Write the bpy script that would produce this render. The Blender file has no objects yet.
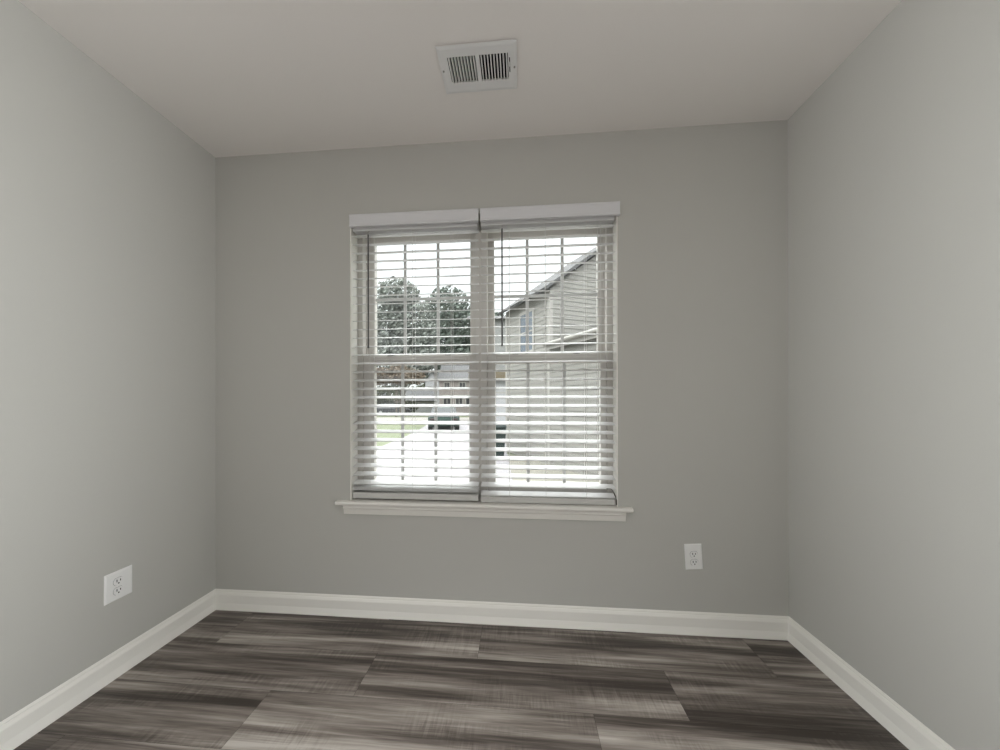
import bpy, bmesh, math, random
from mathutils import Vector, Matrix

S = bpy.context.scene
C = S.collection

# ------------------------------------------------------------------ camera
CAM_F, CAM_CX, CAM_CY = 355.0, 488.69, 399.77
cd = bpy.data.cameras.new('camera')
cd.sensor_fit = 'HORIZONTAL'
cd.sensor_width = 36.0
cd.lens = CAM_F * 36.0 / 1000.0
cd.shift_x = (500 - CAM_CX) / 1000.0
cd.shift_y = (CAM_CY - 375) / 1000.0
cd.clip_start = 0.02
cam = bpy.data.objects.new('camera', cd)
C.objects.link(cam)
cam.matrix_world = (Matrix.Translation((0, -1.7892, 1.1202)) @ Matrix.Rotation(0.08724, 4, 'Z')
                    @ Matrix.Rotation(math.pi / 2 + 0.0014, 4, 'X') @ Matrix.Rotation(-0.0016, 4, 'Z'))
S.camera = cam

# ------------------------------------------------------------------ world: bright overcast sky
w = bpy.data.worlds.new('overcast_sky')
S.world = w
w.use_nodes = True
wn = w.node_tree.nodes
wb = wn['Background']
tc = wn.new('ShaderNodeTexCoord')
sx = wn.new('ShaderNodeSeparateXYZ')
cr = wn.new('ShaderNodeValToRGB')
# overcast sky: brighter towards the zenith than at the horizon
el = cr.color_ramp.elements
el[0].position = 0.0; el[0].color = (0.176, 0.179, 0.183, 1)
el[1].position = 1.0; el[1].color = (1.0, 1.0, 1.0, 1)
e_ = el.new(0.40); e_.color = (0.205, 0.208, 0.212, 1)
e_ = el.new(0.53); e_.color = (1.0, 1.0, 1.0, 1)
w.node_tree.links.new(tc.outputs['Generated'], sx.inputs[0])
w.node_tree.links.new(sx.outputs['Z'], cr.inputs[0])
w.node_tree.links.new(cr.outputs[0], wb.inputs[0])
wb.inputs[1].default_value = 7.8

# ------------------------------------------------------------------ added fill lamps in two invented side openings behind the camera
def area(name, loc, rot, sx_, sy_, power, col, spread=180):
    l = bpy.data.lights.new(name, 'AREA')
    l.shape = 'RECTANGLE'
    l.size, l.size_y = sx_, sy_
    l.energy = power
    l.color = col
    l.spread = math.radians(spread)
    o = bpy.data.objects.new(name, l)
    C.objects.link(o)
    o.location = loc
    o.rotation_euler = rot
    return o
SIDE_W, SPREAD = 27, 86
for nm, x_, rz in (('left_fill', -1.76, -90), ('right_fill', 1.375, 90)):
    area(nm, (x_, -2.475, 1.0), (math.radians(96), 0, math.radians(rz)), 1.45, 1.9, SIDE_W, (0.955, 0.985, 1.0), SPREAD)

vs = S.view_settings
vs.view_transform = 'Standard'
vs.look = 'None'
vs.exposure = 0.08
vs.gamma = 1.0
vs.use_curve_mapping = False

# ------------------------------------------------------------------ materials
def mat(name, col, rough=0.5, spec=0.5, metal=0.0, noise=0.0, nscale=8.0, bump=0.0, bscale=200.0):
    m = bpy.data.materials.new(name)
    m.use_nodes = True
    nt = m.node_tree
    b = nt.nodes['Principled BSDF']
    b.inputs['Base Color'].default_value = (*col, 1)
    b.inputs['Roughness'].default_value = rough
    b.inputs['Specular IOR Level'].default_value = spec
    b.inputs['Metallic'].default_value = metal
    t = nt.nodes.new('ShaderNodeTexCoord')
    if noise:
        n = nt.nodes.new('ShaderNodeTexNoise')
        n.inputs['Scale'].default_value = nscale
        n.inputs['Detail'].default_value = 4
        nt.links.new(t.outputs['Object'], n.inputs['Vector'])
        r = nt.nodes.new('ShaderNodeValToRGB')
        r.color_ramp.elements[0].position = 0.3
        r.color_ramp.elements[1].position = 0.7
        r.color_ramp.elements[0].color = (*[c * (1 - noise) for c in col], 1)
        r.color_ramp.elements[1].color = (*[min(1, c * (1 + noise)) for c in col], 1)
        nt.links.new(n.outputs['Fac'], r.inputs[0])
        nt.links.new(r.outputs[0], b.inputs['Base Color'])
    if bump:
        n2 = nt.nodes.new('ShaderNodeTexNoise')
        n2.inputs['Scale'].default_value = bscale
        n2.inputs['Detail'].default_value = 2
        nt.links.new(t.outputs['Object'], n2.inputs['Vector'])
        bp = nt.nodes.new('ShaderNodeBump')
        bp.inputs['Strength'].default_value = bump
        bp.inputs['Distance'].default_value = 0.001
        nt.links.new(n2.outputs['Fac'], bp.inputs['Height'])
        nt.links.new(bp.outputs[0], b.inputs['Normal'])
    return m

M = {}
M['wall'] = mat('wall_paint', (0.555, 0.55, 0.515), 0.7, 0.3, noise=0.006, nscale=3, bump=0.12, bscale=260)
M['ceil'] = mat('ceiling_paint', (0.88, 0.85, 0.815), 0.85, 0.2, bump=0.15, bscale=200)
M['trim'] = mat('trim_paint', (0.94, 0.925, 0.87), 0.38, 0.5)
M['sill'] = mat('sill_paint', (0.86, 0.84, 0.79), 0.35, 0.5)
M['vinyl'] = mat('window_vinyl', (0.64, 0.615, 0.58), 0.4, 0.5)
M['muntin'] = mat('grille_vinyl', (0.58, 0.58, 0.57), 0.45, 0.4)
M['slat'] = mat('faux_wood_slat', (0.78, 0.78, 0.775), 0.42, 0.45)
M['rail'] = mat('bottom_rail_shaded', (0.60, 0.595, 0.57), 0.45, 0.4)  # slat white with the shade of the recess put into its colour
M['valance'] = mat('valance_white', (0.76, 0.76, 0.775), 0.42, 0.45)
M['cord'] = mat('ladder_string', (0.72, 0.72, 0.70), 0.8, 0.2)
M['wand'] = mat('grey_wand', (0.09, 0.088, 0.085), 0.35, 0.5)
M['dcord'] = mat('grey_cord', (0.10, 0.095, 0.085), 0.7, 0.2)
M['plate'] = mat('outlet_plastic', (0.90, 0.90, 0.885), 0.3, 0.5)
M['gap_shade'] = mat('outlet_gap_shade', (0.36, 0.36, 0.35), 0.6, 0.3)  # grey that stands for the thin shadow round each receptacle
M['slot'] = mat('slot_dark', (0.025, 0.025, 0.025), 0.7, 0.2)
M['vent'] = mat('vent_enamel', (0.80, 0.80, 0.79), 0.35, 0.5)
M['duct'] = mat('duct_dark', (0.035, 0.036, 0.04), 0.7, 0.2)
M['steel'] = mat('screw_steel', (0.35, 0.34, 0.32), 0.4, 0.5, metal=0.8)
M['latch'] = mat('latch_grey', (0.16, 0.15, 0.14), 0.5, 0.4)

def glass_mat():
    m = bpy.data.materials.new('window_glass')
    m.use_nodes = True
    nt = m.node_tree
    nt.nodes.remove(nt.nodes['Principled BSDF'])
    out = nt.nodes['Material Output']
    tr = nt.nodes.new('ShaderNodeBsdfTransparent')
    tr.inputs[0].default_value = (0.93, 0.95, 0.945, 1)
    gl = nt.nodes.new('ShaderNodeBsdfGlossy')
    gl.inputs['Roughness'].default_value = 0.02
    lw = nt.nodes.new('ShaderNodeLayerWeight')              # Schlick reflectance, the same on both faces of the pane
    lw.inputs[0].default_value = 0.5
    pw = nt.nodes.new('ShaderNodeMath'); pw.operation = 'POWER'; pw.inputs[1].default_value = 5.0
    fr = nt.nodes.new('ShaderNodeMath'); fr.operation = 'MULTIPLY_ADD'; fr.inputs[1].default_value = 0.96; fr.inputs[2].default_value = 0.04
    nt.links.new(lw.outputs['Facing'], pw.inputs[0])
    nt.links.new(pw.outputs[0], fr.inputs[0])
    mx = nt.nodes.new('ShaderNodeMixShader')
    nt.links.new(fr.outputs[0], mx.inputs[0])
    nt.links.new(tr.outputs[0], mx.inputs[1])
    nt.links.new(gl.outputs[0], mx.inputs[2])
    nt.links.new(mx.outputs[0], out.inputs[0])
    return m
M['glass'] = glass_mat()

def floor_mat():
    m = bpy.data.materials.new('vinyl_plank')
    m.use_nodes = True
    nt = m.node_tree
    N, L = nt.nodes, nt.links
    b = N['Principled BSDF']
    uv = N.new('ShaderNodeUVMap'); uv.uv_map = 'plank'
    def mapping(sc):
        mp = N.new('ShaderNodeMapping'); mp.inputs['Scale'].default_value = sc
        L.new(uv.outputs[0], mp.inputs[0]); return mp.outputs[0]
    def noise(vec, scale, detail=4, rough=0.55, dist=0.0):
        n = N.new('ShaderNodeTexNoise'); n.inputs['Scale'].default_value = scale
        n.inputs['Detail'].default_value = detail; n.inputs['Roughness'].default_value = rough
        n.inputs['Distortion'].default_value = dist
        L.new(vec, n.inputs['Vector']); return n.outputs['Fac']
    def math_(op, a, bb, c=None):
        n = N.new('ShaderNodeMath'); n.operation = op
        for i, v in enumerate((a, bb, c)):
            if v is None: continue
            if isinstance(v, (int, float)): n.inputs[i].default_value = v
            else: L.new(v, n.inputs[i])
        return n.outputs[0]
    tone = N.new('ShaderNodeVertexColor'); tone.layer_name = 'print_tone'
    sep = N.new('ShaderNodeSeparateColor'); L.new(tone.outputs[0], sep.inputs[0])
    broad = noise(mapping((0.8, 14, 1)), 1.0, 3, 0.5, 0.7)        # wide dark and pale bands along the plank
    streak = noise(mapping((2.2, 60, 1)), 1.0, 5, 0.6, 0.5)       # grain streaks
    fine = noise(mapping((9, 260, 1)), 1.0, 3, 0.6, 0.0)          # fine fibres
    saw = noise(mapping((85, 7, 1)), 1.0, 3, 0.6, 0.7)            # cross-cut saw marks
    patch = noise(mapping((2.6, 9, 1)), 1.0, 2, 0.5, 0.2)         # where the saw marks show
    v = math_('MULTIPLY_ADD', math_('SUBTRACT', broad, 0.5), 2.1, math_('ADD', sep.outputs['Red'], 0.11))
    v = math_('MULTIPLY_ADD', math_('SUBTRACT', streak, 0.5), 0.85, v)
    v = math_('MULTIPLY_ADD', math_('SUBTRACT', fine, 0.5), 0.45, v)
    pm = N.new('ShaderNodeMapRange'); pm.inputs['From Min'].default_value = 0.48; pm.inputs['From Max'].default_value = 0.66
    L.new(patch, pm.inputs['Value'])
    sm = math_('MULTIPLY', math_('SUBTRACT', saw, 0.5), pm.outputs[0])
    v = math_('MULTIPLY_ADD', sm, 0.62, v)
    ramp = N.new('ShaderNodeValToRGB')
    e = ramp.color_ramp.elements
    e[0].position = 0.0; e[0].color = (0.056, 0.045, 0.038, 1)
    e[1].position = 1.0; e[1].color = (0.62, 0.585, 0.54, 1)
    for p, c in ((0.25, (0.128, 0.107, 0.093)), (0.5, (0.262, 0.228, 0.203)), (0.75, (0.44, 0.397, 0.357))):
        x = e.new(p); x.color = (*c, 1)
    L.new(v, ramp.inputs[0])
    L.new(ramp.outputs[0], b.inputs['Base Color'])
    b.inputs['Roughness'].default_value = 0.42
    b.inputs['Specular IOR Level'].default_value = 0.4
    bp = N.new('ShaderNodeBump'); bp.inputs['Strength'].default_value = 0.25; bp.inputs['Distance'].default_value = 0.0008
    L.new(v, bp.inputs['Height']); L.new(bp.outputs[0], b.inputs['Normal'])
    return m
M['floor'] = floor_mat()
M['seam'] = mat('plank_edge', (0.03, 0.026, 0.023), 0.8, 0.1)

# ------------------------------------------------------------------ mesh helpers
def tag(o, label=None, cat=None, group=None, kind=None):
    if label: o['label'] = label
    if cat: o['category'] = cat
    if group: o['group'] = group
    if kind: o['kind'] = kind
    return o

def empty(name, loc=(0, 0, 0), rz=0.0, **k):
    o = bpy.data.objects.new(name, None)
    C.objects.link(o)
    o.empty_display_size = 0.05
    o.location = loc
    o.rotation_euler = (0, 0, rz)
    return tag(o, **k)

def link(name, bm, m, parent=None, smooth=False, weld=False):
    if weld: bmesh.ops.remove_doubles(bm, verts=bm.verts, dist=1e-6)
    bmesh.ops.recalc_face_normals(bm, faces=bm.faces)
    me = bpy.data.meshes.new(name)
    bm.to_mesh(me)
    bm.free()
    if smooth:
        for p in me.polygons: p.use_smooth = True
    for mm in (m if isinstance(m, (list, tuple)) else [m]):
        me.materials.append(mm)
    o = bpy.data.objects.new(name, me)
    C.objects.link(o)
    if parent: o.parent = parent
    return o

def box(bm, x0, x1, y0, y1, z0, z1, bev=0.0, mtx=None):
    r = bmesh.ops.create_cube(bm, size=1.0)
    vs_ = r['verts']
    for v in vs_:
        v.co = Vector(((x0 + x1) / 2 + v.co.x * (x1 - x0), (y0 + y1) / 2 + v.co.y * (y1 - y0), (z0 + z1) / 2 + v.co.z * (z1 - z0)))
    if bev:
        es = list({e for v in vs_ for e in v.link_edges})
        rr = bmesh.ops.bevel(bm, geom=es, offset=bev, segments=2, profile=0.5, affect='EDGES')
        vs_ = list({v for f in rr['faces'] for v in f.verts} | {v for v in vs_ if v.is_valid})
    if mtx:
        for v in vs_: v.co = mtx @ v.co
    return vs_

def poly_prism(bm, pts, axis, a0, a1, mtx=None):
    """closed 2-D outline pts swept along an axis between a0 and a1"""
    def P(p, a):
        if axis == 'x': return Vector((a, p[0], p[1]))
        if axis == 'y': return Vector((p[0], a, p[1]))
        return Vector((p[0], p[1], a))
    A = [bm.verts.new(P(p, a0)) for p in pts]
    B = [bm.verts.new(P(p, a1)) for p in pts]
    n = len(pts)
    for i in range(n):
        bm.faces.new((A[i], A[(i + 1) % n], B[(i + 1) % n], B[i]))
    bm.faces.new(A); bm.faces.new(B[::-1])
    if mtx:
        for v in A + B: v.co = mtx @ v.co
    return A + B

def tube(bm, pts, r, seg=8, r_end=None):
    pts = [Vector(p) for p in pts]
    rings = []
    n = len(pts)
    for i, p in enumerate(pts):
        d = (pts[min(i + 1, n - 1)] - pts[max(i - 1, 0)]).normalized()
        u = d.orthogonal().normalized() if abs(d.z) < 0.99 else Vector((1, 0, 0))
        v = d.cross(u).normalized()
        rr = r if r_end is None else r + (r_end - r) * i / (n - 1)
        rings.append([bm.verts.new(p + (u * math.cos(2 * math.pi * k / seg) + v * math.sin(2 * math.pi * k / seg)) * rr) for k in range(seg)])
    for a, b in zip(rings, rings[1:]):
        for k in range(seg):
            bm.faces.new((a[k], a[(k + 1) % seg], b[(k + 1) % seg], b[k]))
    bm.faces.new(rings[0][::-1]); bm.faces.new(rings[-1])

def cyl(bm, c, axis, r, h, seg=20):
    c = Vector(c); a = Vector(axis).normalized()
    tube(bm, [c - a * h / 2, c + a * h / 2], r, seg)

def frame_rect(bm, x0, x1, z0, z1, y0, y1, l, r, b, t, bev=0.002):
    """four-sided frame standing in the xz plane"""
    box(bm, x0, x0 + l, y0, y1, z0, z1, bev)
    box(bm, x1 - r, x1, y0, y1, z0, z1, bev)
    box(bm, x0 + l, x1 - r, y0, y1, z0, z0 + b, bev)
    box(bm, x0 + l, x1 - r, y0, y1, z1 - t, z1, bev)

# ------------------------------------------------------------------ room shell
XL, XR, YR, H = -1.6441, 1.2606, -6.5, 2.44
WX0, WX1, WZ0, WZ1 = -0.884, 0.479, 0.575, 2.075          # window opening
T = 0.19

def struct(name, bm, m, parent=None):
    o = link(name, bm, m, parent)
    if not parent: o['kind'] = 'structure'
    return o

bm = bmesh.new()
for (a0, a1, b0, b1) in ((XL - 0.12, WX0, 0, H), (WX1, XR + 0.12, 0, H), (WX0, WX1, 0, WZ0), (WX0, WX1, WZ1, H)):
    box(bm, a0, a1, 0, T, b0, b1)
struct('wall_back', bm, M['wall'])
# side walls: each has a wide opening added behind the camera for fill light
OY0, OY1, OZ0, OZ1 = -3.25, -1.70, 0.0, 2.05
for nm, xa, xb in (('wall_left', XL - 0.12, XL), ('wall_right', XR, XR + 0.12)):
    bm = bmesh.new()
    box(bm, xa, xb, OY1, 0, 0, H); box(bm, xa, xb, YR - 0.12, OY0, 0, H); box(bm, xa, xb, OY0, OY1, OZ1, H)
    if OZ0 > 0: box(bm, xa, xb, OY0, OY1, 0, OZ0)
    struct(nm, bm, M['wall'])
bm = bmesh.new(); box(bm, XL, XR, YR - 0.12, YR, 0, H); struct('wall_rear', bm, M['wall'])
bm = bmesh.new(); box(bm, XL - 0.12, XR + 0.12, YR - 0.12, T, H, H + 0.12)
# the register's duct: cut a hole by building the ceiling round it
bm.free(); bm = bmesh.new()
DX0, DX1, DY0, DY1 = -0.285, -0.037, -0.459, -0.333
for (a0, a1, b0, b1) in ((XL - 0.12, DX0, YR - 0.12, T), (DX1, XR + 0.12, YR - 0.12, T), (DX0, DX1, YR - 0.12, DY0), (DX0, DX1, DY1, T)):
    box(bm, a0, a1, b0, b1, H, H + 0.12)
struct('ceiling', bm, M['ceil'])

# floor: one mesh of vinyl planks, each with its own UV patch and print tone
bm = bmesh.new()
uvl = bm.loops.layers.uv.new('plank')
col = bm.loops.layers.color.new('print_tone')
PW, PL = 0.2325, 1.22
random.seed(11)
row_shift = {0: -0.185, 1: -0.63, 2: 0.26, 3: -0.30, 4: 0.72}
# (back-edge tone, front-edge tone) of the planks the photograph shows: (row, index)
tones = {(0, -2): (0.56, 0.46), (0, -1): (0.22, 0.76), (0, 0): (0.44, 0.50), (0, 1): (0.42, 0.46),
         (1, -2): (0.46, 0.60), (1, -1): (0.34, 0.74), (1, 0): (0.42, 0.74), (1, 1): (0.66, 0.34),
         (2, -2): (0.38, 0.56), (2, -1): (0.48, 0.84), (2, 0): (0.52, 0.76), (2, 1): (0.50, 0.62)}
y = -0.028 + PW - 0.0
r = -1
g = 0.0004
faces_seam = []
while y > YR - 0.12:
    y1, y0 = min(y, T), max(y - PW, YR - 0.12)
    sh = row_shift.get(r, random.uniform(0, PL))
    k0 = math.floor((XL - 0.12 - sh) / PL)
    k = k0
    while sh + k * PL < XR + 0.12:
        a, b = max(sh + k * PL, XL - 0.12), min(sh + (k + 1) * PL, XR + 0.12)
        if b - a > 0.01:
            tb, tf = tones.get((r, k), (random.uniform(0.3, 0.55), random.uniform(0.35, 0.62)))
            ou, ov = random.uniform(0, 40), random.uniform(0, 40)
            vv = [bm.verts.new((p, q, 0)) for p, q in ((a + g, y0 + g), (b - g, y0 + g), (b - g, y1 - g), (a + g, y1 - g))]
            f = bm.faces.new(vv)
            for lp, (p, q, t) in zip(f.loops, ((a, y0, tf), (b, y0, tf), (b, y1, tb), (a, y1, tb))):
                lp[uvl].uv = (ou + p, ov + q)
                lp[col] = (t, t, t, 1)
        k += 1
    y -= PW
    r += 1
sub = box(bm, XL - 0.12, XR + 0.12, YR - 0.12, T, -0.1, -0.0012)
for f in bm.faces:
    if all(v.co.z < -0.001 for v in f.verts): f.material_index = 1
fl = struct('floor', bm, [M['floor'], M['seam']])

# baseboards: colonial profile with a shoe moulding, mitred in the corners
BP = [(0, 0.1016), (0.0020, 0.1016), (0.0060, 0.0945), (0.0064, 0.0905), (0.0085, 0.0885), (0.0130, 0.0785), (0.0135, 0.0765),
      (0.0135, 0.0345), (0.0215, 0.0040), (0.0215, 0.0), (0, 0.0)]
def baseboard(name, p0, p1, nrm, m0, m1):
    """p0->p1 along the wall foot; nrm points into the room; m0/m1 shorten by the profile depth at a mitred end"""
    d = (Vector(p1) - Vector(p0)).normalized()
    n = Vector(nrm)
    bm = bmesh.new()
    A = [bm.verts.new(Vector(p0) + n * q + d * (q * m0) + Vector((0, 0, z))) for q, z in BP]
    B = [bm.verts.new(Vector(p1) + n * q - d * (q * m1) + Vector((0, 0, z))) for q, z in BP]
    k = len(BP)
    for i in range(k):
        bm.faces.new((A[i], A[(i + 1) % k], B[(i + 1) % k], B[i]))
    bm.faces.new(A); bm.faces.new(B[::-1])
    return struct(name, bm, M['trim'])
baseboard('baseboard_back', (XL, 0, 0), (XR, 0, 0), (0, -1, 0), 1, 1)
baseboard('baseboard_left', (XL, OY1, 0), (XL, 0, 0), (1, 0, 0), 0, 1)
baseboard('baseboard_right', (XR, OY1, 0), (XR, 0, 0), (-1, 0, 0), 0, 1)

# ------------------------------------------------------------------ window: twin single-hung units, stool and apron
XM = -0.2025
SZ = 0.598                                                 # top of the stool
bm = bmesh.new()
STOOL = [(0.075, 0.577), (0.075, SZ), (-0.024, SZ), (-0.030, 0.5955), (-0.0325, 0.589), (-0.031, 0.582), (-0.026, 0.577)]
poly_prism(bm, STOOL, 'x', WX0, WX1)
poly_prism(bm, [(0.0, 0.577), (0.0, SZ), (-0.024, SZ), (-0.030, 0.5955), (-0.0325, 0.589), (-0.031, 0.582), (-0.026, 0.577)], 'x', -0.953, WX0)
poly_prism(bm, [(0.0, 0.577), (0.0, SZ), (-0.024, SZ), (-0.030, 0.5955), (-0.0325, 0.589), (-0.031, 0.582), (-0.026, 0.577)], 'x', WX1, 0.543)
struct('trim_1', bm, M['sill'])
bm = bmesh.new()
APR = [(0, 0.529), (0, 0.577), (-0.019, 0.577), (-0.019, 0.563), (-0.014, 0.556), (-0.011, 0.540), (-0.009, 0.529)]
poly_prism(bm, APR, 'x', -0.915, 0.513)
struct('trim_2', bm, M['sill'])
# painted jamb returns lining the opening
bm = bmesh.new()
box(bm, WX0, WX0 + 0.004, 0.0, 0.085, SZ, WZ1)
box(bm, WX1 - 0.004, WX1, 0.0, 0.085, SZ, WZ1)
box(bm, WX0 + 0.004, WX1 - 0.004, 0.0, 0.085, WZ1 - 0.004, WZ1)
struct('trim_3', bm, M['trim'])

def window_unit(name, x0, x1, gl0, gl1, ug, lg, um, lmn):
    """x0..x1 frame; ug/lg = upper/lower glass x-limits; um/lmn = muntin x"""
    t = empty(name, ((x0 + x1) / 2, 0.12, SZ), kind='structure')
    inv = Matrix.Translation((-(x0 + x1) / 2, -0.12, -SZ))
    def put(nm, bm, m, parent=t):
        o = link(nm, bm, m)
        if parent is t:
            o.data.transform(inv)
        else:
            o.data.transform(inv)
        o.parent = parent
        return o
    bm = bmesh.new()
    frame_rect(bm, x0, x1, 0.577, WZ1 - 0.004, 0.075, 0.185, gl0, gl1, 0.035, 0.032)
    # stepped track on both jambs
    box(bm, x0 + gl0, x0 + gl0 + 0.006, 0.118, 0.126, 0.612, WZ1 - 0.036)
    box(bm, x1 - gl1 - 0.006, x1 - gl1, 0.118, 0.126, 0.612, WZ1 - 0.036)
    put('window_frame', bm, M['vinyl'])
    a, b = x0 + gl0 + 0.001, x1 - gl1 - 0.001
    # upper sash (further out)
    zt, zb, zmid = 2.000, 1.372, 1.684
    bm = bmesh.new()
    frame_rect(bm, a, b, 1.325, WZ1 - 0.037, 0.130, 0.168, ug[0] - a, b - ug[1], zb - 1.325, WZ1 - 0.037 - zt)
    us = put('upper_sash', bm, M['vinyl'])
    bm = bmesh.new(); box(bm, ug[0] - 0.006, ug[1] + 0.006, 0.148, 0.152, zb - 0.006, zt + 0.006); put('glass_pane', bm, M['glass'], us)
    bm = bmesh.new()
    for mx in um: box(bm, mx - 0.0085, mx + 0.0085, 0.1405, 0.1475, zb, zt, 0.002)
    box(bm, ug[0], ug[1], 0.1412, 0.1470, zmid - 0.0085, zmid + 0.0085, 0.002)
    put('grille', bm, M['muntin'], us)
    # lower sash (nearer the room)
    zt, zb = 1.313, 0.690
    bm = bmesh.new()
    frame_rect(bm, a, b, 0.613, 1.362, 0.083, 0.117, lg[0] - a, b - lg[1], zb - 0.613, 1.362 - zt)
    box(bm, a + 0.05, b - 0.05, 0.075, 0.084, 1.335, 1.345, 0.002)           # finger lift
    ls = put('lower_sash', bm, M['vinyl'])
    bm = bmesh.new(); box(bm, lg[0] - 0.006, lg[1] + 0.006, 0.098, 0.102, zb - 0.006, zt + 0.006); put('glass_pane', bm, M['glass'], ls)
    zmid = (zt + zb) / 2
    bm = bmesh.new()
    for mx in lmn: box(bm, mx - 0.0085, mx + 0.0085, 0.0905, 0.0975, zb, zt, 0.002)
    box(bm, lg[0], lg[1], 0.0912, 0.0970, zmid - 0.0085, zmid + 0.0085, 0.002)
    put('grille', bm, M['muntin'], ls)
    for fx in (0.24, 0.76):
        bm = bmesh.new()
        lx = a + (b - a) * fx
        box(bm, lx - 0.016, lx + 0.016, 0.088, 0.112, 1.362, 1.370, 0.002)
        box(bm, lx - 0.010, lx + 0.010, 0.082, 0.092, 1.364, 1.369, 0.0015)
        lo = put('sash_lock', bm, M['latch'])
    return t
window_unit('window_1', WX0 + 0.004, XM, 0.030, 0.032, (-0.806, -0.268), (-0.789, -0.268), (-0.636, -0.449), (-0.634, -0.451))
window_unit('window_2', XM, WX1 - 0.004, 0.032, 0.030, (-0.137, 0.413), (-0.128, 0.415), (0.041, 0.228), (0.044, 0.231))

# ------------------------------------------------------------------ blinds
def blind(x0, x1, v0, v1, n_slats, rail_z, wand_x, lad_x, label, stacked, loose_cord):
    t = empty('window_blind', ((x0 + x1) / 2, 0.035, SZ), label=label, cat='blind', group='blinds over the twin window')
    off = -Vector(t.location)
    def put(nm, bm, m, parent=t, smooth=False):
        bmesh.ops.translate(bm, verts=bm.verts, vec=off)
        return link(nm, bm, m, parent, smooth)
    # valance with moulded lower lip and mitred returns
    bm = bmesh.new()
    V = [(-0.004, 2.085), (-0.019, 2.085), (-0.0215, 2.082), (-0.0215, 2.0765), (-0.0195, 2.073), (-0.0195, 2.032), (-0.0225, 2.028), (-0.0225, 2.0225), (-0.0205, 2.0205), (-0.004, 2.0205)]
    poly_prism(bm, V, 'x', v0, v1)
    put('valance', bm, M['valance'])
    bm = bmesh.new()
    box(bm, x0 + 0.002, x1 - 0.002, 0.008, 0.060, 2.010, 2.060, 0.002)
    put('headrail', bm, M['slat'])
    # slats: room edge tipped down
    tilt = math.radians(13.5)
    bm = bmesh.new()
    hw, th = 0.0253, 0.00145
    prof = []
    for s, sg in ((1, 1), (-1, -1)):
        pass
    n = 6
    up = [(-hw + 2 * hw * i / n, th + 0.0009 * (1 - (2 * i / n - 1) ** 2)) for i in range(n + 1)]
    dn = [(hw - 2 * hw * i / n, -th + 0.0009 * (1 - (2 * i / n - 1) ** 2)) for i in range(n + 1)]
    prof = [(-hw - 0.0008, 0)] + up + [(hw + 0.0008, 0)] + dn
    def slat(z, tl, y=0.035, dx=0.0):
        c, s = math.cos(tl), math.sin(tl)
        pts = [(y + p * c - q * s, z + p * s + q * c) for p, q in prof]
        poly_prism(bm, pts, 'x', x0 + dx, x1 + dx)
    z = 1.992
    rnd = random.Random(int(1000 * (x1 + 5)))
    for i in range(n_slats):
        slat(z, tilt + rnd.uniform(-0.012, 0.012), dx=rnd.uniform(-0.0012, 0.0012))
        z -= 0.045
    for i in range(stacked):
        slat(rail_z + 0.032 + 0.0050 * i, math.radians(3 - i), 0.034)
    put('slats', bm, M['slat'])
    bm = bmesh.new()
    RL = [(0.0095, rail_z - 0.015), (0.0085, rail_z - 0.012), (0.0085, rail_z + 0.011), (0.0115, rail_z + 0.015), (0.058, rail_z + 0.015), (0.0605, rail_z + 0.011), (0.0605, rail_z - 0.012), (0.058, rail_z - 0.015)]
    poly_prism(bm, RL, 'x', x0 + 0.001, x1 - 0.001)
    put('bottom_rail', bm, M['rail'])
    # ladder cords: front string, back string, rungs under each slat
    for lx in lad_x:
        bm = bmesh.new()
        for yy in (0.0085, 0.0615):
            tube(bm, [(lx, yy, 2.006), (lx, yy, rail_z + 0.012)], 0.0009, 6)
        zz = 1.992
        c, s = math.cos(tilt), math.sin(tilt)
        for i in range(n_slats):
            tube(bm, [(lx, 0.0085, zz - 0.0275 * s - 0.003), (lx, 0.0615, zz + 0.0265 * s - 0.003)], 0.0006, 5)
            zz -= 0.045
        put('ladder_cord', bm, M['cord'])
    # tilt wand on a little hook
    wd = bmesh.new()
    tube(wd, [(wand_x, -0.003, 1.985), (wand_x, -0.003, 1.402)], 0.0040, 6)
    tube(wd, [(wand_x, -0.003, 1.402), (wand_x, -0.003, 1.392)], 0.0052, 6)
    wo = put('tilt_wand', wd, M['wand'])
    hk = bmesh.new()
    tube(hk, [(wand_x, 0.012, 2.008), (wand_x, 0.004, 2.004), (wand_x, -0.003, 1.996), (wand_x, -0.003, 1.984)], 0.0014, 6)
    put('wand_hook', hk, M['steel'], wo)
    if loose_cord:
        for i, cx_ in enumerate(loose_cord):
            bm = bmesh.new()
            tube(bm, [(cx_, 0.002, 2.008), (cx_ + 0.001, 0.001, 1.5), (cx_, 0.003, 1.0), (cx_ + 0.002, 0.002, 0.78), (cx_ + 0.004, 0.004, 0.755)], 0.0011, 6)
            put('lift_cord', bm, M['cord'])
        bm = bmesh.new()
        tube(bm, [(0.425, 0.005, 0.684), (0.447, 0.003, 0.683), (0.458, 0.001, 0.668), (0.467, -0.001, 0.648), (0.4715, -0.002, 0.628), (0.472, -0.002, 0.606)], 0.0018, 6, 0.0030)
        put('cord_end', bm, M['dcord'])
    return t

blind(-0.876, -0.211, -0.879, -0.2055, 30, 0.622, -0.7849, (-0.781, -0.5529, -0.3503),
      'white slatted blind over the left half of the window, tilt wand at its left end', 3, None)
blind(-0.198, 0.470, -0.196, 0.4865, 31, 0.616, -0.0877, (-0.0525, 0.1307, 0.3292),
      'white slatted blind over the right half of the window, loose dark cord at lower right', 0, (0.3828, 0.3973))

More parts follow.
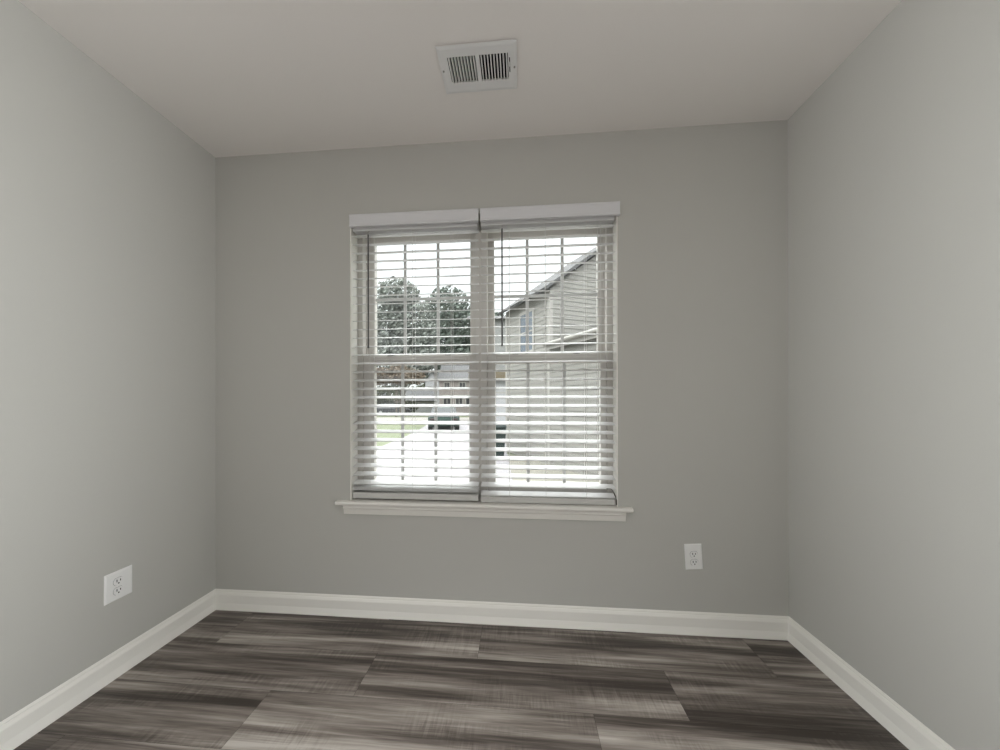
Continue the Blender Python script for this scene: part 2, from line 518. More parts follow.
# ------------------------------------------------------------------ outlets (built facing -y, then turned)
def outlet(loc, rz, ry, wdt, hgt, cy_, label, cx_=0.0):
    t = empty('electrical_outlet', loc, rz, label=label, cat='outlet', group='duplex wall outlets')
    t.rotation_euler = (0, ry, rz)
    bm = bmesh.new()
    hx, hz = wdt / 2, hgt / 2
    b = 0.005
    lo = [(-hx, -hz), (hx, -hz), (hx, hz), (-hx, hz)]
    hi = [(-hx + b, -hz + b), (hx - b, -hz + b), (hx - b, hz - b), (-hx + b, hz - b)]
    R0 = [bm.verts.new((p, 0, q)) for p, q in lo]
    R1 = [bm.verts.new((p, -0.0025, q)) for p, q in lo]
    R2 = [bm.verts.new((p, -0.0060, q)) for p, q in hi]
    for A, B in ((R0, R1), (R1, R2)):
        for i in range(4): bm.faces.new((A[i], A[(i + 1) % 4], B[(i + 1) % 4], B[i]))
    bm.faces.new(R0[::-1]); bm.faces.new(R2)
    link('cover_plate', bm, M['plate'], t)
    for s in (1, -1):
        zc = cy_ + s * 0.0192
        bm = bmesh.new()
        pts = []
        for k in range(28):
            a = 2 * math.pi * k / 28
            px, pz = 0.0172 * math.cos(a), 0.0172 * math.sin(a)
            pts.append((cx_ + px, zc + max(-0.0140, min(0.0140, pz))))
        poly_prism(bm, pts, 'y', -0.0088, -0.004)
        rc = link('receptacle', bm, M['plate'], t)
        bm = bmesh.new()                                       # grey plate: shadow line round the receptacle, put into the colour
        poly_prism(bm, [(cx_ + (p - cx_) * 1.07, zc + (q - zc) * 1.08) for p, q in pts], 'y', -0.0063, -0.004)
        link('gap_shade', bm, M['gap_shade'], rc)
        bm = bmesh.new()
        box(bm, cx_ - 0.0080, cx_ - 0.0050, -0.0092, -0.0070, zc - 0.0015, zc + 0.0085)
        box(bm, cx_ + 0.0050, cx_ + 0.0080, -0.0092, -0.0070, zc - 0.0005, zc + 0.0075)
        cyl(bm, (cx_, -0.0081, zc - 0.0075), (0, 1, 0), 0.0029, 0.0021, 12)
        link('slots', bm, M['slot'], rc)
    bm = bmesh.new()
    cyl(bm, (cx_, -0.0066, cy_), (0, 1, 0), 0.0030, 0.0020, 14)
    link('screw', bm, M['plate'], t)
    return t

outlet((XL, -0.4685, 0.3660), math.radians(90), 0, 0.101, 0.117, -0.002,
       'white outlet with a wide cover plate low on the left wall', -0.005)
outlet((0.8315, 0, 0.3665), 0, math.radians(-3.4), 0.079, 0.123, -0.006,
       'white outlet with narrow slightly crooked cover plate, low on the wall right of the window')

# ------------------------------------------------------------------ ceiling register
def register():
    x0, x1, y0, y1 = -0.3105, -0.0090, -0.4940, -0.2900
    cx_, cy_ = (x0 + x1) / 2, (y0 + y1) / 2
    t = empty('ceiling_vent', (cx_, cy_, H), label='white two-bank metal air vent in the ceiling above the window', cat='vent')
    off = Vector((-cx_, -cy_, -H))
    def put(nm, bm, m, parent=t):
        bmesh.ops.translate(bm, verts=bm.verts, vec=off)
        return link(nm, bm, m, parent)
    bm = bmesh.new()
    banks = [(-0.2755, -0.1675), (-0.1515, -0.0425)]
    by0, by1 = -0.4500, -0.3405
    zf = H - 0.008
    # face: strips around the two louver openings
    for (a0, a1, b0, b1) in ((x0 + 0.012, banks[0][0], y0 + 0.012, y1 - 0.012), (banks[0][1], banks[1][0], by0, by1), (banks[1][1], x1 - 0.012, y0 + 0.012, y1 - 0.012),
                             (banks[0][0], banks[1][1], y0 + 0.012, by0), (banks[0][0], banks[1][1], by1, y1 - 0.012)):
        box(bm, a0, a1, b0, b1, zf, zf + 0.0015)
    # sloped rim
    # inset skirt leaves a thin shadow gap between the rim and the ceiling
    k_ = 0.006
    Q4 = ((x0, y0), (x1, y0), (x1, y1), (x0, y1))
    Q4i = ((x0 + k_, y0 + k_), (x1 - k_, y0 + k_), (x1 - k_, y1 - k_), (x0 + k_, y1 - k_))
    S0 = [bm.verts.new((p, q, H)) for p, q in Q4i]
    S1 = [bm.verts.new((p, q, H - 0.0048)) for p, q in Q4i]
    O = [bm.verts.new((p, q, H - 0.0048)) for p, q in Q4]
    O2 = [bm.verts.new((p, q, H - 0.0062)) for p, q in Q4]
    I = [bm.verts.new((p, q, zf)) for p, q in ((x0 + 0.012, y0 + 0.012), (x1 - 0.012, y0 + 0.012), (x1 - 0.012, y1 - 0.012), (x0 + 0.012, y1 - 0.012))]
    for A, B in ((S0, S1), (S1, O), (O, O2), (O2, I)):
        for i in range(4): bm.faces.new((A[i], A[(i + 1) % 4], B[(i + 1) % 4], B[i]))
    put('face_plate', bm, M['vent'])
    for (a, b), lean in zip(banks, (math.radians(12), math.radians(-8))):
        bm = bmesh.new()
        nb = 9
        for i in range(nb):
            xc = a + (b - a) * (i + 0.5) / nb
            m_ = Matrix.Translation((xc, 0, zf + 0.006)) @ Matrix.Rotation(lean, 4, 'Y')
            box(bm, -0.0022, 0.0022, by0, by1, -0.0062, 0.0062, 0, m_)
        put('louver_bank', bm, M['vent'])
    bm = bmesh.new()
    box(bm, DX0 + 0.001, DX1 - 0.001, DY0 + 0.001, DY0 + 0.003, H + 0.004, H + 0.118)
    box(bm, DX0 + 0.001, DX1 - 0.001, DY1 - 0.003, DY1 - 0.001, H + 0.004, H + 0.118)
    box(bm, DX0 + 0.001, DX0 + 0.003, DY0 + 0.003, DY1 - 0.003, H + 0.004, H + 0.118)
    box(bm, DX1 - 0.003, DX1 - 0.001, DY0 + 0.003, DY1 - 0.003, H + 0.004, H + 0.118)
    box(bm, DX0 + 0.001, DX1 - 0.001, DY0 + 0.001, DY1 - 0.001, H + 0.112, H + 0.118)
    put('duct_boot', bm, M['duct'])
    bm = bmesh.new()
    box(bm, -0.0385, -0.0350, -0.431, -0.371, zf - 0.0006, zf + 0.001)
    ls = put('damper_slot', bm, M['slot'])
    bm = bmesh.new()
    box(bm, -0.0380, -0.0355, -0.414, -0.399, zf - 0.0060, zf, 0.0006)
    put('damper_lever', bm, M['vent'], ls)
    for sx_, sy_ in ((-0.3000, -0.396), (-0.0185, -0.390)):
        bm = bmesh.new()
        cyl(bm, (sx_, sy_, zf - 0.0006), (0, 0, 1), 0.0036, 0.003, 14)
        put('screw', bm, M['steel'])
    return t
register()

# ------------------------------------------------------------------ outside
GZ = -0.50
M['grass'] = mat('lawn_grass', (0.105, 0.118, 0.075), 0.9, 0.1, noise=0.25, nscale=6)
M['concrete'] = mat('driveway_concrete', (0.235, 0.225, 0.232), 0.9, 0.1, noise=0.06, nscale=2)
M['gravel'] = mat('tan_gravel', (0.185, 0.177, 0.152), 0.9, 0.1, noise=0.2, nscale=30)
M['road'] = mat('road_asphalt', (0.21, 0.2, 0.185), 0.9, 0.1, noise=0.06, nscale=1)
M['siding'] = mat('beige_siding', (0.195, 0.19, 0.174), 0.6, 0.3)
M['shingle'] = mat('grey_shingle', (0.088, 0.088, 0.089), 0.9, 0.1, noise=0.15, nscale=25)
M['fascia'] = mat('cream_fascia', (0.27, 0.26, 0.24), 0.5, 0.4)
M['extglass'] = mat('house_window_glass', (0.07, 0.09, 0.11), 0.15, 0.6)
M['whouse'] = mat('white_house_siding', (0.3, 0.3, 0.305), 0.7, 0.2)
M['pinkh'] = mat('rose_grey_siding', (0.2, 0.18, 0.17), 0.7, 0.2, noise=0.08, nscale=3)
M['tanroof'] = mat('tan_shingle', (0.13, 0.11, 0.08), 0.9, 0.1, noise=0.1, nscale=12)
M['darkwin'] = mat('dark_house_window', (0.02, 0.02, 0.022), 0.3, 0.5)
M['bark'] = mat('tree_bark', (0.10, 0.085, 0.07), 0.9, 0.1, noise=0.2, nscale=10)
M['leafg'] = mat('hazy_green_leaves', (0.175, 0.19, 0.172), 0.8, 0.2, noise=0.35, nscale=2.5)  # leaf green greyed so the colour carries the haze
M['leafd'] = mat('hazy_dark_green_leaves', (0.115, 0.137, 0.117), 0.8, 0.2, noise=0.35, nscale=2.5)  # haze greyed into the darker green as well
M['leafb'] = mat('russet_leaves', (0.15, 0.12, 0.09), 0.8, 0.2, noise=0.3, nscale=2.5)
M['hedge'] = mat('hedge_leaves', (0.06, 0.066, 0.04), 0.8, 0.2, noise=0.3, nscale=3)
M['carg'] = mat('dark_green_car_paint', (0.018, 0.04, 0.032), 0.25, 0.6)
M['cars'] = mat('slate_car_paint', (0.03, 0.03, 0.036), 0.25, 0.6)
M['carglass'] = mat('car_glass', (0.012, 0.016, 0.018), 0.1, 0.7)
M['tyre'] = mat('tyre_rubber', (0.03, 0.03, 0.03), 0.8, 0.2)
M['hub'] = mat('wheel_alloy', (0.45, 0.45, 0.46), 0.35, 0.5, metal=0.6)
M['lamp'] = mat('tail_lamp_red', (0.03, 0.02, 0.02), 0.3, 0.5)
M['bin'] = mat('bin_plastic', (0.018, 0.03, 0.028), 0.5, 0.4)

bm = bmesh.new(); box(bm, -70, 60, -40, 90, GZ - 0.3, GZ - 0.02); struct('ground', bm, M['grass'])
def slab(name, pts, z, m):
    bm = bmesh.new(); poly_prism(bm, pts, 'z', GZ - 0.03, z); o = struct(name, bm, m); return o
slab('driveway', [(-4.4, 0.9), (2.2, 0.9), (-0.4, 9.0), (-0.6, 24.6), (-6.6, 24.6), (-5.5, 17.0), (-5.0, 13.0)], GZ, M['concrete'])
slab('bounce_slab', [(-30, -20), (-1.8, -20), (-1.8, -0.5), (-30, -0.5)], GZ, M['concrete'])  # unseen slabs added to bounce neutral light in through the openings
slab('bounce_slab', [(1.4, -20), (30, -20), (30, -0.5), (1.4, -0.5)], GZ, M['concrete'])
slab('gravel_bed', [(0.15, 0.9), (4.5, 0.9), (4.5, 6.2), (1.9, 6.2), (0.2, 8.6), (-0.35, 8.6)], GZ + 0.02, M['gravel'])
slab('road', [(-60, 24.6), (40, 24.6), (40, 31.5), (-60, 31.5)], GZ + 0.004, M['road'])

dL, dR = Vector((-0.454, 0.891, 0)), Vector((0.891, 0.454, 0))
Cn = Vector((0.75, 7.15, 0))

def clap(bm, p0, d, L, z0, ztop, out, lap=0.115):
    """clapboards along a wall from p0 in direction d, length L; ztop(s0,s1,z) clips to a gable; out = outward normal"""
    z = z0
    while z < ztop[1]:
        z2 = z + lap
        def span(zz):
            if zz <= ztop[0]: return 0.0, L
            f = min(1, (zz - ztop[0]) / (ztop[1] - ztop[0]))
            return L * 0.5 * f, L - L * 0.5 * f
        a0, b0 = span(z); a1, b1 = span(min(z2, ztop[1]))
        lo = p0 + out * 0.014; hi = p0 + out * 0.002
        v = [bm.verts.new(lo + d * a0 + Vector((0, 0, z))), bm.verts.new(lo + d * b0 + Vector((0, 0, z))),
             bm.verts.new(hi + d * b1 + Vector((0, 0, min(z2, ztop[1])))), bm.verts.new(hi + d * a1 + Vector((0, 0, min(z2, ztop[1]))))]
        u = [bm.verts.new(hi + d * a0 + Vector((0, 0, z))), bm.verts.new(hi + d * b0 + Vector((0, 0, z)))]
        bm.faces.new(v)
        bm.faces.new((u[0], u[1], v[1], v[0]))
        z = z2

def quad_slab(bm, a, b, c, d, th):
    n = (Vector(b) - Vector(a)).cross(Vector(d) - Vector(a)).normalized() * th
    A = [bm.verts.new(Vector(p)) for p in (a, b, c, d)]
    B = [bm.verts.new(Vector(p) + n) for p in (a, b, c, d)]
    for i in range(4): bm.faces.new((A[i], A[(i + 1) % 4], B[(i + 1) % 4], B[i]))
    bm.faces.new(A[::-1]); bm.faces.new(B)

def neighbour():
    t = empty('neighbor_house', Cn + Vector((0, 0, GZ)), label='beige clapboard house with grey gable roof close outside the right half of window', cat='house')
    off = -(Cn + Vector((0, 0, GZ)))
    def put(nm, bm, m, parent=t):
        bmesh.ops.translate(bm, verts=bm.verts, vec=off)
        return link(nm, bm, m, parent)
    W, D, ze, zp = 5.0, 2.6, 3.90, 5.74
    wx = 3.2                                   # wing length towards us
    up = lambda z: Vector((0, 0, z))
    # main wall volume (core box behind the boards) and boards
    bm = bmesh.new()
    P = [Cn, Cn + dR * W, Cn + dR * W + dL * D, Cn + dL * D]
    poly_prism(bm, [(p.x, p.y) for p in P], 'z', GZ, ze)
    g0 = [bm.verts.new(Cn + up(ze)), bm.verts.new(Cn + dR * W + up(ze)), bm.verts.new(Cn + dR * W / 2 + up(zp))]
    g1 = [bm.verts.new(v.co + dL * D) for v in g0]
    bm.faces.new(g0); bm.faces.new(g1[::-1])
    clap(bm, Cn, dR, W, GZ, (ze, zp), -dL)
    clap(bm, Cn, dL, D, GZ, (ze, ze), -dR)
    put('wall', bm, M['siding'])
    # roof
    bm = bmesh.new()
    ov, oe = 0.18, 0.22
    pk = Cn + dR * W / 2 + up(zp + 0.06)
    sl = (zp - ze) / (W / 2)
    e0 = Cn - dR * oe + up(ze - oe * sl + 0.06)
    quad_slab(bm, e0 - dL * ov, pk - dL * ov, pk + dL * (D + 0.05), e0 + dL * (D + 0.05), 0.07)
    e1 = Cn + dR * (W + oe) + up(ze - oe * sl + 0.06)
    quad_slab(bm, pk - dL * ov, e1 - dL * ov, e1 + dL * (D + 0.05), pk + dL * (D + 0.05), 0.07)
    put('roof', bm, M['shingle'])
    # corner boards
    for nm, p in (('corner_board', Cn), ('corner_board', Cn + dL * D)):
        bm = bmesh.new()
        q = p - dL * 0.02 - dR * 0.02
        a = [q, q + dR * 0.10, q + dR * 0.10 + dL * 0.10, q + dL * 0.10]
        if p is not Cn: a = [v - dL * 0.08 for v in a]
        poly_prism(bm, [(v.x, v.y) for v in a], 'z', GZ, ze - 0.1)
        put(nm, bm, M['fascia'])
    # one window in the side wall, with casing
    bm = bmesh.new()
    s0, s1, z0, z1 = 0.85, 1.55, 2.50, 3.55
    o_ = -dR
    def wbox(sa, sb, za, zb, d0, d1):
        a = [Cn + dL * sa + o_ * d0, Cn + dL * sb + o_ * d0, Cn + dL * sb + o_ * d1, Cn + dL * sa + o_ * d1]
        poly_prism(bm, [(v.x, v.y) for v in a], 'z', za, zb)
    wbox(s0 - 0.08, s0, z0 - 0.08, z1 + 0.08, 0, 0.03); wbox(s1, s1 + 0.08, z0 - 0.08, z1 + 0.08, 0, 0.03)
    wbox(s0, s1, z1, z1 + 0.08, 0, 0.03); wbox(s0, s1, z0 - 0.08, z0, 0, 0.03); wbox(s0, s1, (z0 + z1) / 2 - 0.02, (z0 + z1) / 2 + 0.02, 0, 0.028)
    wf = put('window_casing', bm, M['fascia'])
    bm = bmesh.new(); wbox(s0, s1, z0, z1, 0, 0.018); put('pane', bm, M['extglass'], wf)
    # single-storey wing towards us, flush with the side wall
    zw = 2.44
    bm = bmesh.new()
    Q = [Cn - dL * wx, Cn - dL * wx + dR * 3.5, Cn - dL * 0.03 + dR * 3.5, Cn - dL * 0.03]
    poly_prism(bm, [(p.x, p.y) for p in Q], 'z', GZ, zw)
    clap(bm, Cn - dL * wx, dL, wx, GZ, (zw, zw), -dR)
    clap(bm, Cn - dL * wx, dR, 3.5, GZ, (zw, zw), -dL)
    put('wing_wall', bm, M['siding'])
    bm = bmesh.new()
    a = Cn - dR * 0.12 - dL * (wx + 0.15) + up(zw)
    b = Cn - dR * 0.12 - dL * 0.02 + up(zw)
    c, d = b + dR * 3.0 + up(0.35), a + dR * 3.0 + up(0.35)
    quad_slab(bm, a, d, c, b, 0.06)
    put('wing_roof', bm, M['shingle'])
    bm = bmesh.new()
    a2 = [a, b, b + dR * 0.022, a + dR * 0.022]
    o2 = -dR * 0.024
    poly_prism(bm, [((v + o2).x, (v + o2).y) for v in a2], 'z', zw - 0.09, zw + 0.075)
    put('fascia_board', bm, M['fascia'])
    bm = bmesh.new()
    gp0, gp1 = a - dR * 0.07 + up(0.045), b - dR * 0.07 + up(0.045)
    tube(bm, [gp0, gp1], 0.045, 10)
    put('gutter', bm, M['fascia'])
    return t
neighbour()

def gable_house(name, p, ax, W, D, z_e, z_p, wall, roof, label, wins, winmat, gable_front=False, base=GZ):
    """house whose front starts at p and runs W along ax; depth D away from us"""
    ax = Vector((ax[0], ax[1], 0)).normalized(); dp = Vector((-ax.y, ax.x, 0))
    p = Vector((p[0], p[1], 0))
    t = empty(name, p + Vector((0, 0, base)), label=label, cat='house')
    off = -(p + Vector((0, 0, base)))
    def put(nm, bm, m, parent=t):
        bmesh.ops.translate(bm, verts=bm.verts, vec=off); return link(nm, bm, m, parent)
    up = lambda z: Vector((0, 0, z))
    bm = bmesh.new()
    P = [p, p + ax * W, p + ax * W + dp * D, p + dp * D]
    if gable_front:
        front = [p + up(base), p + ax * W + up(base), p + ax * W + up(z_e), p + ax * W / 2 + up(z_p), p + up(z_e)]
        A = [bm.verts.new(v) for v in front]; B = [bm.verts.new(v + dp * D) for v in front]
    else:
        side = [p + up(base), p + dp * D + up(base), p + dp * D + up(z_e), p + dp * D / 2 + up(z_p), p + up(z_e)]
        A = [bm.verts.new(v) for v in side]; B = [bm.verts.new(v + ax * W) for v in side]
    for i in range(5): bm.faces.new((A[i], A[(i + 1) % 5], B[(i + 1) % 5], B[i]))
    bm.faces.new(A[::-1]); bm.faces.new(B)
    put('wall', bm, wall)
    bm = bmesh.new()
    o = 0.25
    if gable_front:
        pk = p + ax * W / 2 + up(z_p + 0.04); s = (z_p - z_e) / (W / 2)
        for q, sg in ((p - ax * o + up(z_e - o * s + 0.04), 1), (p + ax * (W + o) + up(z_e - o * s + 0.04), -1)):
            a, b, c, d = q - dp * o, pk - dp * o, pk + dp * (D + o), q + dp * (D + o)
            quad_slab(bm, *((a, b, c, d) if sg > 0 else (b, a, d, c)), 0.12)
    else:
        pk = p + dp * D / 2 + up(z_p + 0.04); s = (z_p - z_e) / (D / 2)
        for q, sg in ((p - dp * o + up(z_e - o * s + 0.04), 1), (p + dp * (D + o) + up(z_e - o * s + 0.04), -1)):
            a, b, c, d = q - ax * o, q + ax * (W + o), pk + ax * (W + o), pk - ax * o
            quad_slab(bm, *((a, b, c, d) if sg > 0 else (b, a, d, c)), 0.12)
    put('roof', bm, roof)
    for (s0, s1, z0, z1, kind) in wins:
        def wb(bm, sa, sb, za, zb, d1):
            a = [p + ax * sa, p + ax * sb, p + ax * sb - dp * d1, p + ax * sa - dp * d1]
            poly_prism(bm, [(v.x, v.y) for v in a], 'z', za, zb)
        bm = bmesh.new()
        f = 0.09
        wb(bm, s0 - f, s0, z0 - f, z1 + f, 0.06); wb(bm, s1, s1 + f, z0 - f, z1 + f, 0.06); wb(bm, s0, s1, z1, z1 + f, 0.06); wb(bm, s0, s1, z0 - f, z0, 0.06)
        if kind == 'window':
            wb(bm, (s0 + s1) / 2 - 0.03, (s0 + s1) / 2 + 0.03, z0, z1, 0.05)
        fr = put('window' if kind == 'window' else 'garage_door', bm, M['fascia'])
        bm = bmesh.new(); wb(bm, s0, s1, z0, z1, 0.03)
        put('pane' if kind == 'window' else 'door_panel', bm, winmat if kind == 'window' else M['whouse'], fr)
    return t

# rows across the street, left half of the window
gable_house('row_house', (-8.6, 35.6), (1, 0.09), 6.4, 8, 3.3, 5.1, M['pinkh'], M['shingle'],
            'rose grey house with dark ground-floor windows across the street, behind the dark green car',
            [(0.5, 1.2, 0.55, 1.6, 'window'), (1.8, 2.5, 0.55, 1.6, 'window'), (2.9, 3.6, 0.55, 1.6, 'window'), (4.6, 5.5, 0.55, 1.6, 'window'),
             (0.6, 1.1, 2.4, 3.0, 'window'), (2.2, 2.8, 2.4, 3.0, 'window'), (4.4, 5.0, 2.4, 3.0, 'window')], M['darkwin'])
gable_house('gabled_house', (-13.75, 49.0), (0.973, 0.23), 2.1, 4.5, 4.0, 5.3, M['whouse'], M['shingle'],
            'narrow white house with a steep front gable, behind the low cream garage',
            [(0.45, 0.85, 2.35, 3.1, 'window'), (1.25, 1.65, 2.35, 3.1, 'window')], M['extglass'], gable_front=True)
gable_house('garage', (-15.0, 44.3), (0.973, 0.23), 3.9, 3.5, 1.15, 2.6, M['fascia'], M['shingle'],
            'low cream garage with grey roof and wide white door beyond the street',
            [(0.7, 3.3, -0.46, 0.75, 'garage')], M['darkwin'])
M['greyside'] = mat('grey_upper_siding', (0.19, 0.19, 0.185), 0.6, 0.3, noise=0.1, nscale=4)
wh = gable_house('white_house', (-3.4, 22.6), (1, 0.09), 4.3, 6, 6.7, 7.5, M['greyside'], M['shingle'],
            'tall grey-sided house with white garage front, just left of the beige clapboard house',
            [(0.5, 3.7, -0.45, 1.6, 'garage'), (2.75, 3.15, 3.9, 5.2, 'window'), (3.55, 3.85, 3.9, 5.2, 'window')], M['darkwin'])
bm = bmesh.new(); box(bm, 0.0, 4.3, -0.05, -0.005, 0.0, 3.05, 0, Matrix.Rotation(math.atan2(0.09, 1), 4, 'Z')); link('lower_front', bm, M['whouse'], wh)
bm = bmesh.new(); box(bm, -0.1, 4.4, -0.45, -0.05, 3.05, 3.55, 0, Matrix.Rotation(math.atan2(0.09, 1), 4, 'Z')); link('tan_canopy', bm, M['tanroof'], wh)
for wx_ in (2.75, 3.35):
    bm = bmesh.new(); box(bm, wx_, wx_ + 0.3, -0.075, -0.05, 2.2, 2.85, 0, Matrix.Rotation(math.atan2(0.09, 1), 4, 'Z')); link('window', bm, M['darkwin'], wh)

def tree(loc, h, blobs, n, leaf, m, label, seed, cat='tree', name='tree', trunk_r=0.2):
    """blobs = ellipsoids (dx,dy,z,rx,ry,rz) of foliage round one trunk"""
    rd = random.Random(seed)
    t = empty(name, loc, label=label, cat=cat, group='trees and shrubs outside the window')
    if trunk_r:
        bm = bmesh.new()
        top = max(b[2] for b in blobs)
        tube(bm, [(0, 0, -0.05), (0.05, 0.0, top * 0.35), (-0.05, 0.05, top * 0.7), (0.0, 0.0, top)], trunk_r, 9, trunk_r * 0.3)
        for b in blobs:
            tube(bm, [(0, 0, top * 0.3), (b[0] * 0.5, b[1] * 0.5, b[2] * 0.65), (b[0], b[1], b[2])], trunk_r * 0.45, 6, trunk_r * 0.1)
        link('trunk', bm, M['bark'], t)
    bm = bmesh.new()
    tot = sum(b[3] * b[5] for b in blobs)
    for b in blobs:
        k = int(n * b[3] * b[5] / tot)
        for _ in range(k):
            while True:
                u = Vector((rd.uniform(-1, 1), rd.uniform(-1, 1), rd.uniform(-1, 1)))
                l = u.length
                if 0.15 < l < 1 and rd.random() < 0.25 + 0.75 * l: break
            u *= 1 + 0.10 * math.sin(7 * u.x + 3 * seed) * math.cos(6 * u.z)
            c = Vector((b[0] + u.x * b[3], b[1] + u.y * b[4], b[2] + u.z * b[5]))
            a = Vector((rd.gauss(0, 1), rd.gauss(0, 1), rd.gauss(0, 1))).normalized()
            q = a.orthogonal().normalized(); r_ = a.cross(q)
            s = leaf * rd.uniform(0.6, 1.3)
            bm.faces.new([bm.verts.new(c + q * s), bm.verts.new(c + r_ * s * 0.55), bm.verts.new(c - q * s), bm.verts.new(c - r_ * s * 0.55)])
    link('foliage', bm, m, t)
    return t

tree((-12.9, 36.4, GZ), 15, [(-0.4, 0, 13.2, 2.4, 2.2, 1.9), (-1.7, 0, 9.9, 2.5, 2.4, 3.0), (1.3, 0.3, 9.3, 2.9, 2.4, 3.6), (0.2, 0, 6.2, 3.8, 2.8, 3.2)], 13000, 0.21, M['leafg'],
     'tallest grey green tree beyond the street, behind the slate grey car', 1, trunk_r=0.35)
tree((-12.4, 63.0, GZ), 23, [(-1.0, 0, 18.6, 4.2, 4.0, 4.0), (2.2, 0, 15.0, 5.0, 4.2, 4.6), (-2.0, 0.3, 12.0, 5.6, 4.6, 5.0), (2.0, 0.3, 8.5, 5.6, 4.6, 4.6)], 13000, 0.33, M['leafd'],
     'dark green rounded tree just right of the tallest tree', 2, trunk_r=0.45)
tree((-3.6, 76.0, GZ), 21, [(-2.6, 0, 17.4, 5.2, 4.4, 3.8), (3.4, 0, 16.8, 5.6, 4.4, 3.8), (0, 0, 10, 8.2, 5, 6.0)], 11000, 0.38, M['leafd'],
     'dark green broad low-topped tree behind the rose grey house', 3, trunk_r=0.5)
tree((-12.2, 32.5, GZ), 5, [(-1.7, 0, 4.0, 1.5, 0.8, 0.95), (0.3, 0, 4.1, 1.7, 0.8, 1.0), (2.0, 0, 3.9, 0.9, 0.8, 0.75)], 5200, 0.12, M['leafb'],
     'russet-leaved low tree in front of the tallest grey green tree', 4, trunk_r=0.10)
tree((-14.0, 84.0, GZ), 5, [(-18, 0, 2.6, 9, 1.5, 3.0), (-6, 0, 2.8, 9, 1.5, 3.2), (6, 0, 2.6, 9, 1.5, 3.0), (17, 0, 2.5, 8, 1.5, 2.9)], 9000, 0.45, M['hedge'],
     'long distant olive green hedge beyond the houses, at the horizon', 6, 'hedge', 'hedge', 0)
tree((-14.9, 40.6, GZ), 2, [(-2.0, 0, 1.05, 1.5, 0.7, 0.95), (-0.2, 0, 0.95, 1.6, 0.7, 0.9), (1.4, 0, 0.85, 1.2, 0.7, 0.75)], 3600, 0.13, M['hedge'],
     'long olive green hedge behind the slate parked car', 5, 'hedge', 'hedge', 0)

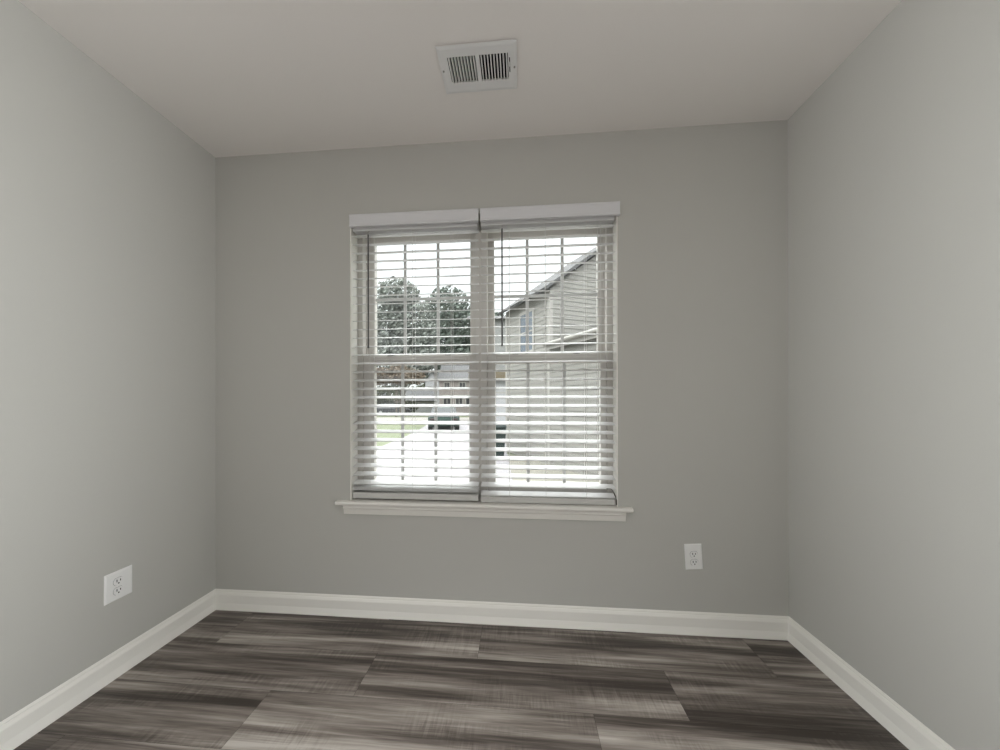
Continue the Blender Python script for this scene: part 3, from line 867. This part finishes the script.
def car(loc, rz, Lc, Wc, Hc, paint, label):
    t = empty('car', loc, rz, label=label, cat='car')
    hl, hw = Lc / 2, Wc / 2
    bm = bmesh.new()
    lo = 0.20 * Hc; belt = 0.58 * Hc
    side = [(-hl, lo * 1.3), (-hl * 0.97, belt * 0.98), (-hl * 0.55, belt * 1.02), (hl * 0.45, belt * 1.02), (hl * 0.93, belt * 0.86), (hl, lo * 1.6), (hl * 0.96, lo), (-hl * 0.95, lo)]
    A = []; 
    secs = [(-hw, 0.94), (-hw * 0.92, 1.0), (hw * 0.92, 1.0), (hw, 0.94)]
    rings = []
    for yy, k in secs:
        zc = (lo + belt) / 2
        rings.append([bm.verts.new((p * (0.97 + 0.03 * (k == 1.0)), yy, zc + (q - zc) * k)) for p, q in side])
    n = len(side)
    for a, b in zip(rings, rings[1:]):
        for i in range(n): bm.faces.new((a[i], a[(i + 1) % n], b[(i + 1) % n], b[i]))
    bm.faces.new(rings[0][::-1]); bm.faces.new(rings[-1])
    link('car_body', bm, paint, t)
    def cabin(x0, x1, t0, t1, w0, w1, z0, z1, nm, m, parent=t):
        bm = bmesh.new()
        b_ = [bm.verts.new(v) for v in ((x0, -w0, z0), (x1, -w0, z0), (x1, w0, z0), (x0, w0, z0))]
        u_ = [bm.verts.new(v) for v in ((t0, -w1, z1), (t1, -w1, z1), (t1, w1, z1), (t0, w1, z1))]
        for i in range(4): bm.faces.new((b_[i], b_[(i + 1) % 4], u_[(i + 1) % 4], u_[i]))
        bm.faces.new(b_[::-1]); bm.faces.new(u_)
        es = list(bm.edges)
        bmesh.ops.bevel(bm, geom=es, offset=0.04, segments=2, affect='EDGES')
        return link(nm, bm, m, parent)
    cb = cabin(-hl * 0.93, hl * 0.50, -hl * 0.72, hl * 0.18, hw * 0.93, hw * 0.74, belt * 0.97, Hc * 0.965, 'window_glass', M['carglass'])
    cabin(-hl * 0.74, hl * 0.20, -hl * 0.66, hl * 0.12, hw * 0.76, hw * 0.70, Hc * 0.93, Hc, 'roof_panel', paint)
    wr = 0.30 * min(Hc, 1.5) * 0.75
    for sx_ in (-0.62, 0.64):
        for sy_ in (-1, 1):
            bm = bmesh.new()
            cyl(bm, (hl * sx_, sy_ * (hw - 0.10), wr), (0, 1, 0), wr, 0.22, 24)
            wh = link('wheel', bm, M['tyre'], t)
            bm = bmesh.new()
            cyl(bm, (hl * sx_, sy_ * (hw + 0.012), wr), (0, 1, 0), wr * 0.6, 0.02, 18)
            link('hubcap', bm, M['hub'], wh)
    for sy_ in (-1, 1):
        bm = bmesh.new()
        box(bm, -hl * 1.0, -hl * 0.95, sy_ * hw * 0.72 - 0.13, sy_ * hw * 0.72 + 0.13, belt * 0.70, belt * 0.92, 0.01)
        link('tail_lamp', bm, M['lamp'], t)
    return t
dv = math.atan2(16.4 + 1.79, -4.0)
car((-4.35, 18.3, GZ + 0.004), dv, 4.2, 1.62, 1.30, M['carg'], 'dark green car parked on the driveway, seen end-on through the lower left sash')
car((-14.6, 38.6, GZ - 0.016), 0.06, 4.3, 1.75, 1.25, M['cars'], 'slate grey car parked side-on in front of the hedge')

def wheelie_bin(loc, rz):
    t = empty('trash_bin', loc, rz, label='dark green wheeled trash bin beside the driveway, next to the window mullion', cat='bin')
    def frus(z0, z1, a0, b0, a1, b1, nm, m, bev=0.02):
        bm = bmesh.new()
        A = [bm.verts.new((x * a0, y_ * b0, z0)) for x, y_ in ((-1, -1), (1, -1), (1, 1), (-1, 1))]
        B = [bm.verts.new((x * a1, y_ * b1, z1)) for x, y_ in ((-1, -1), (1, -1), (1, 1), (-1, 1))]
        for i in range(4): bm.faces.new((A[i], A[(i + 1) % 4], B[(i + 1) % 4], B[i]))
        bm.faces.new(A[::-1]); bm.faces.new(B)
        bmesh.ops.bevel(bm, geom=list(bm.edges), offset=bev, segments=2, affect='EDGES')
        return link(nm, bm, m, t)
    frus(0.04, 0.86, 0.22, 0.24, 0.28, 0.30, 'bin_body', M['bin'])
    frus(0.86, 0.95, 0.30, 0.33, 0.25, 0.28, 'lid', M['bin'])
    for s in (-1, 1):
        bm = bmesh.new(); cyl(bm, (s * 0.24, 0.24, 0.10), (1, 0, 0), 0.10, 0.05, 18); link('wheel', bm, M['tyre'], t)
    bm = bmesh.new(); tube(bm, [(-0.2, 0.33, 0.86), (-0.2, 0.38, 0.88), (0.2, 0.38, 0.88), (0.2, 0.33, 0.86)], 0.014, 8); link('handle', bm, M['bin'], t)
    return t
wheelie_bin((-0.72, 8.25, GZ), 0.3)
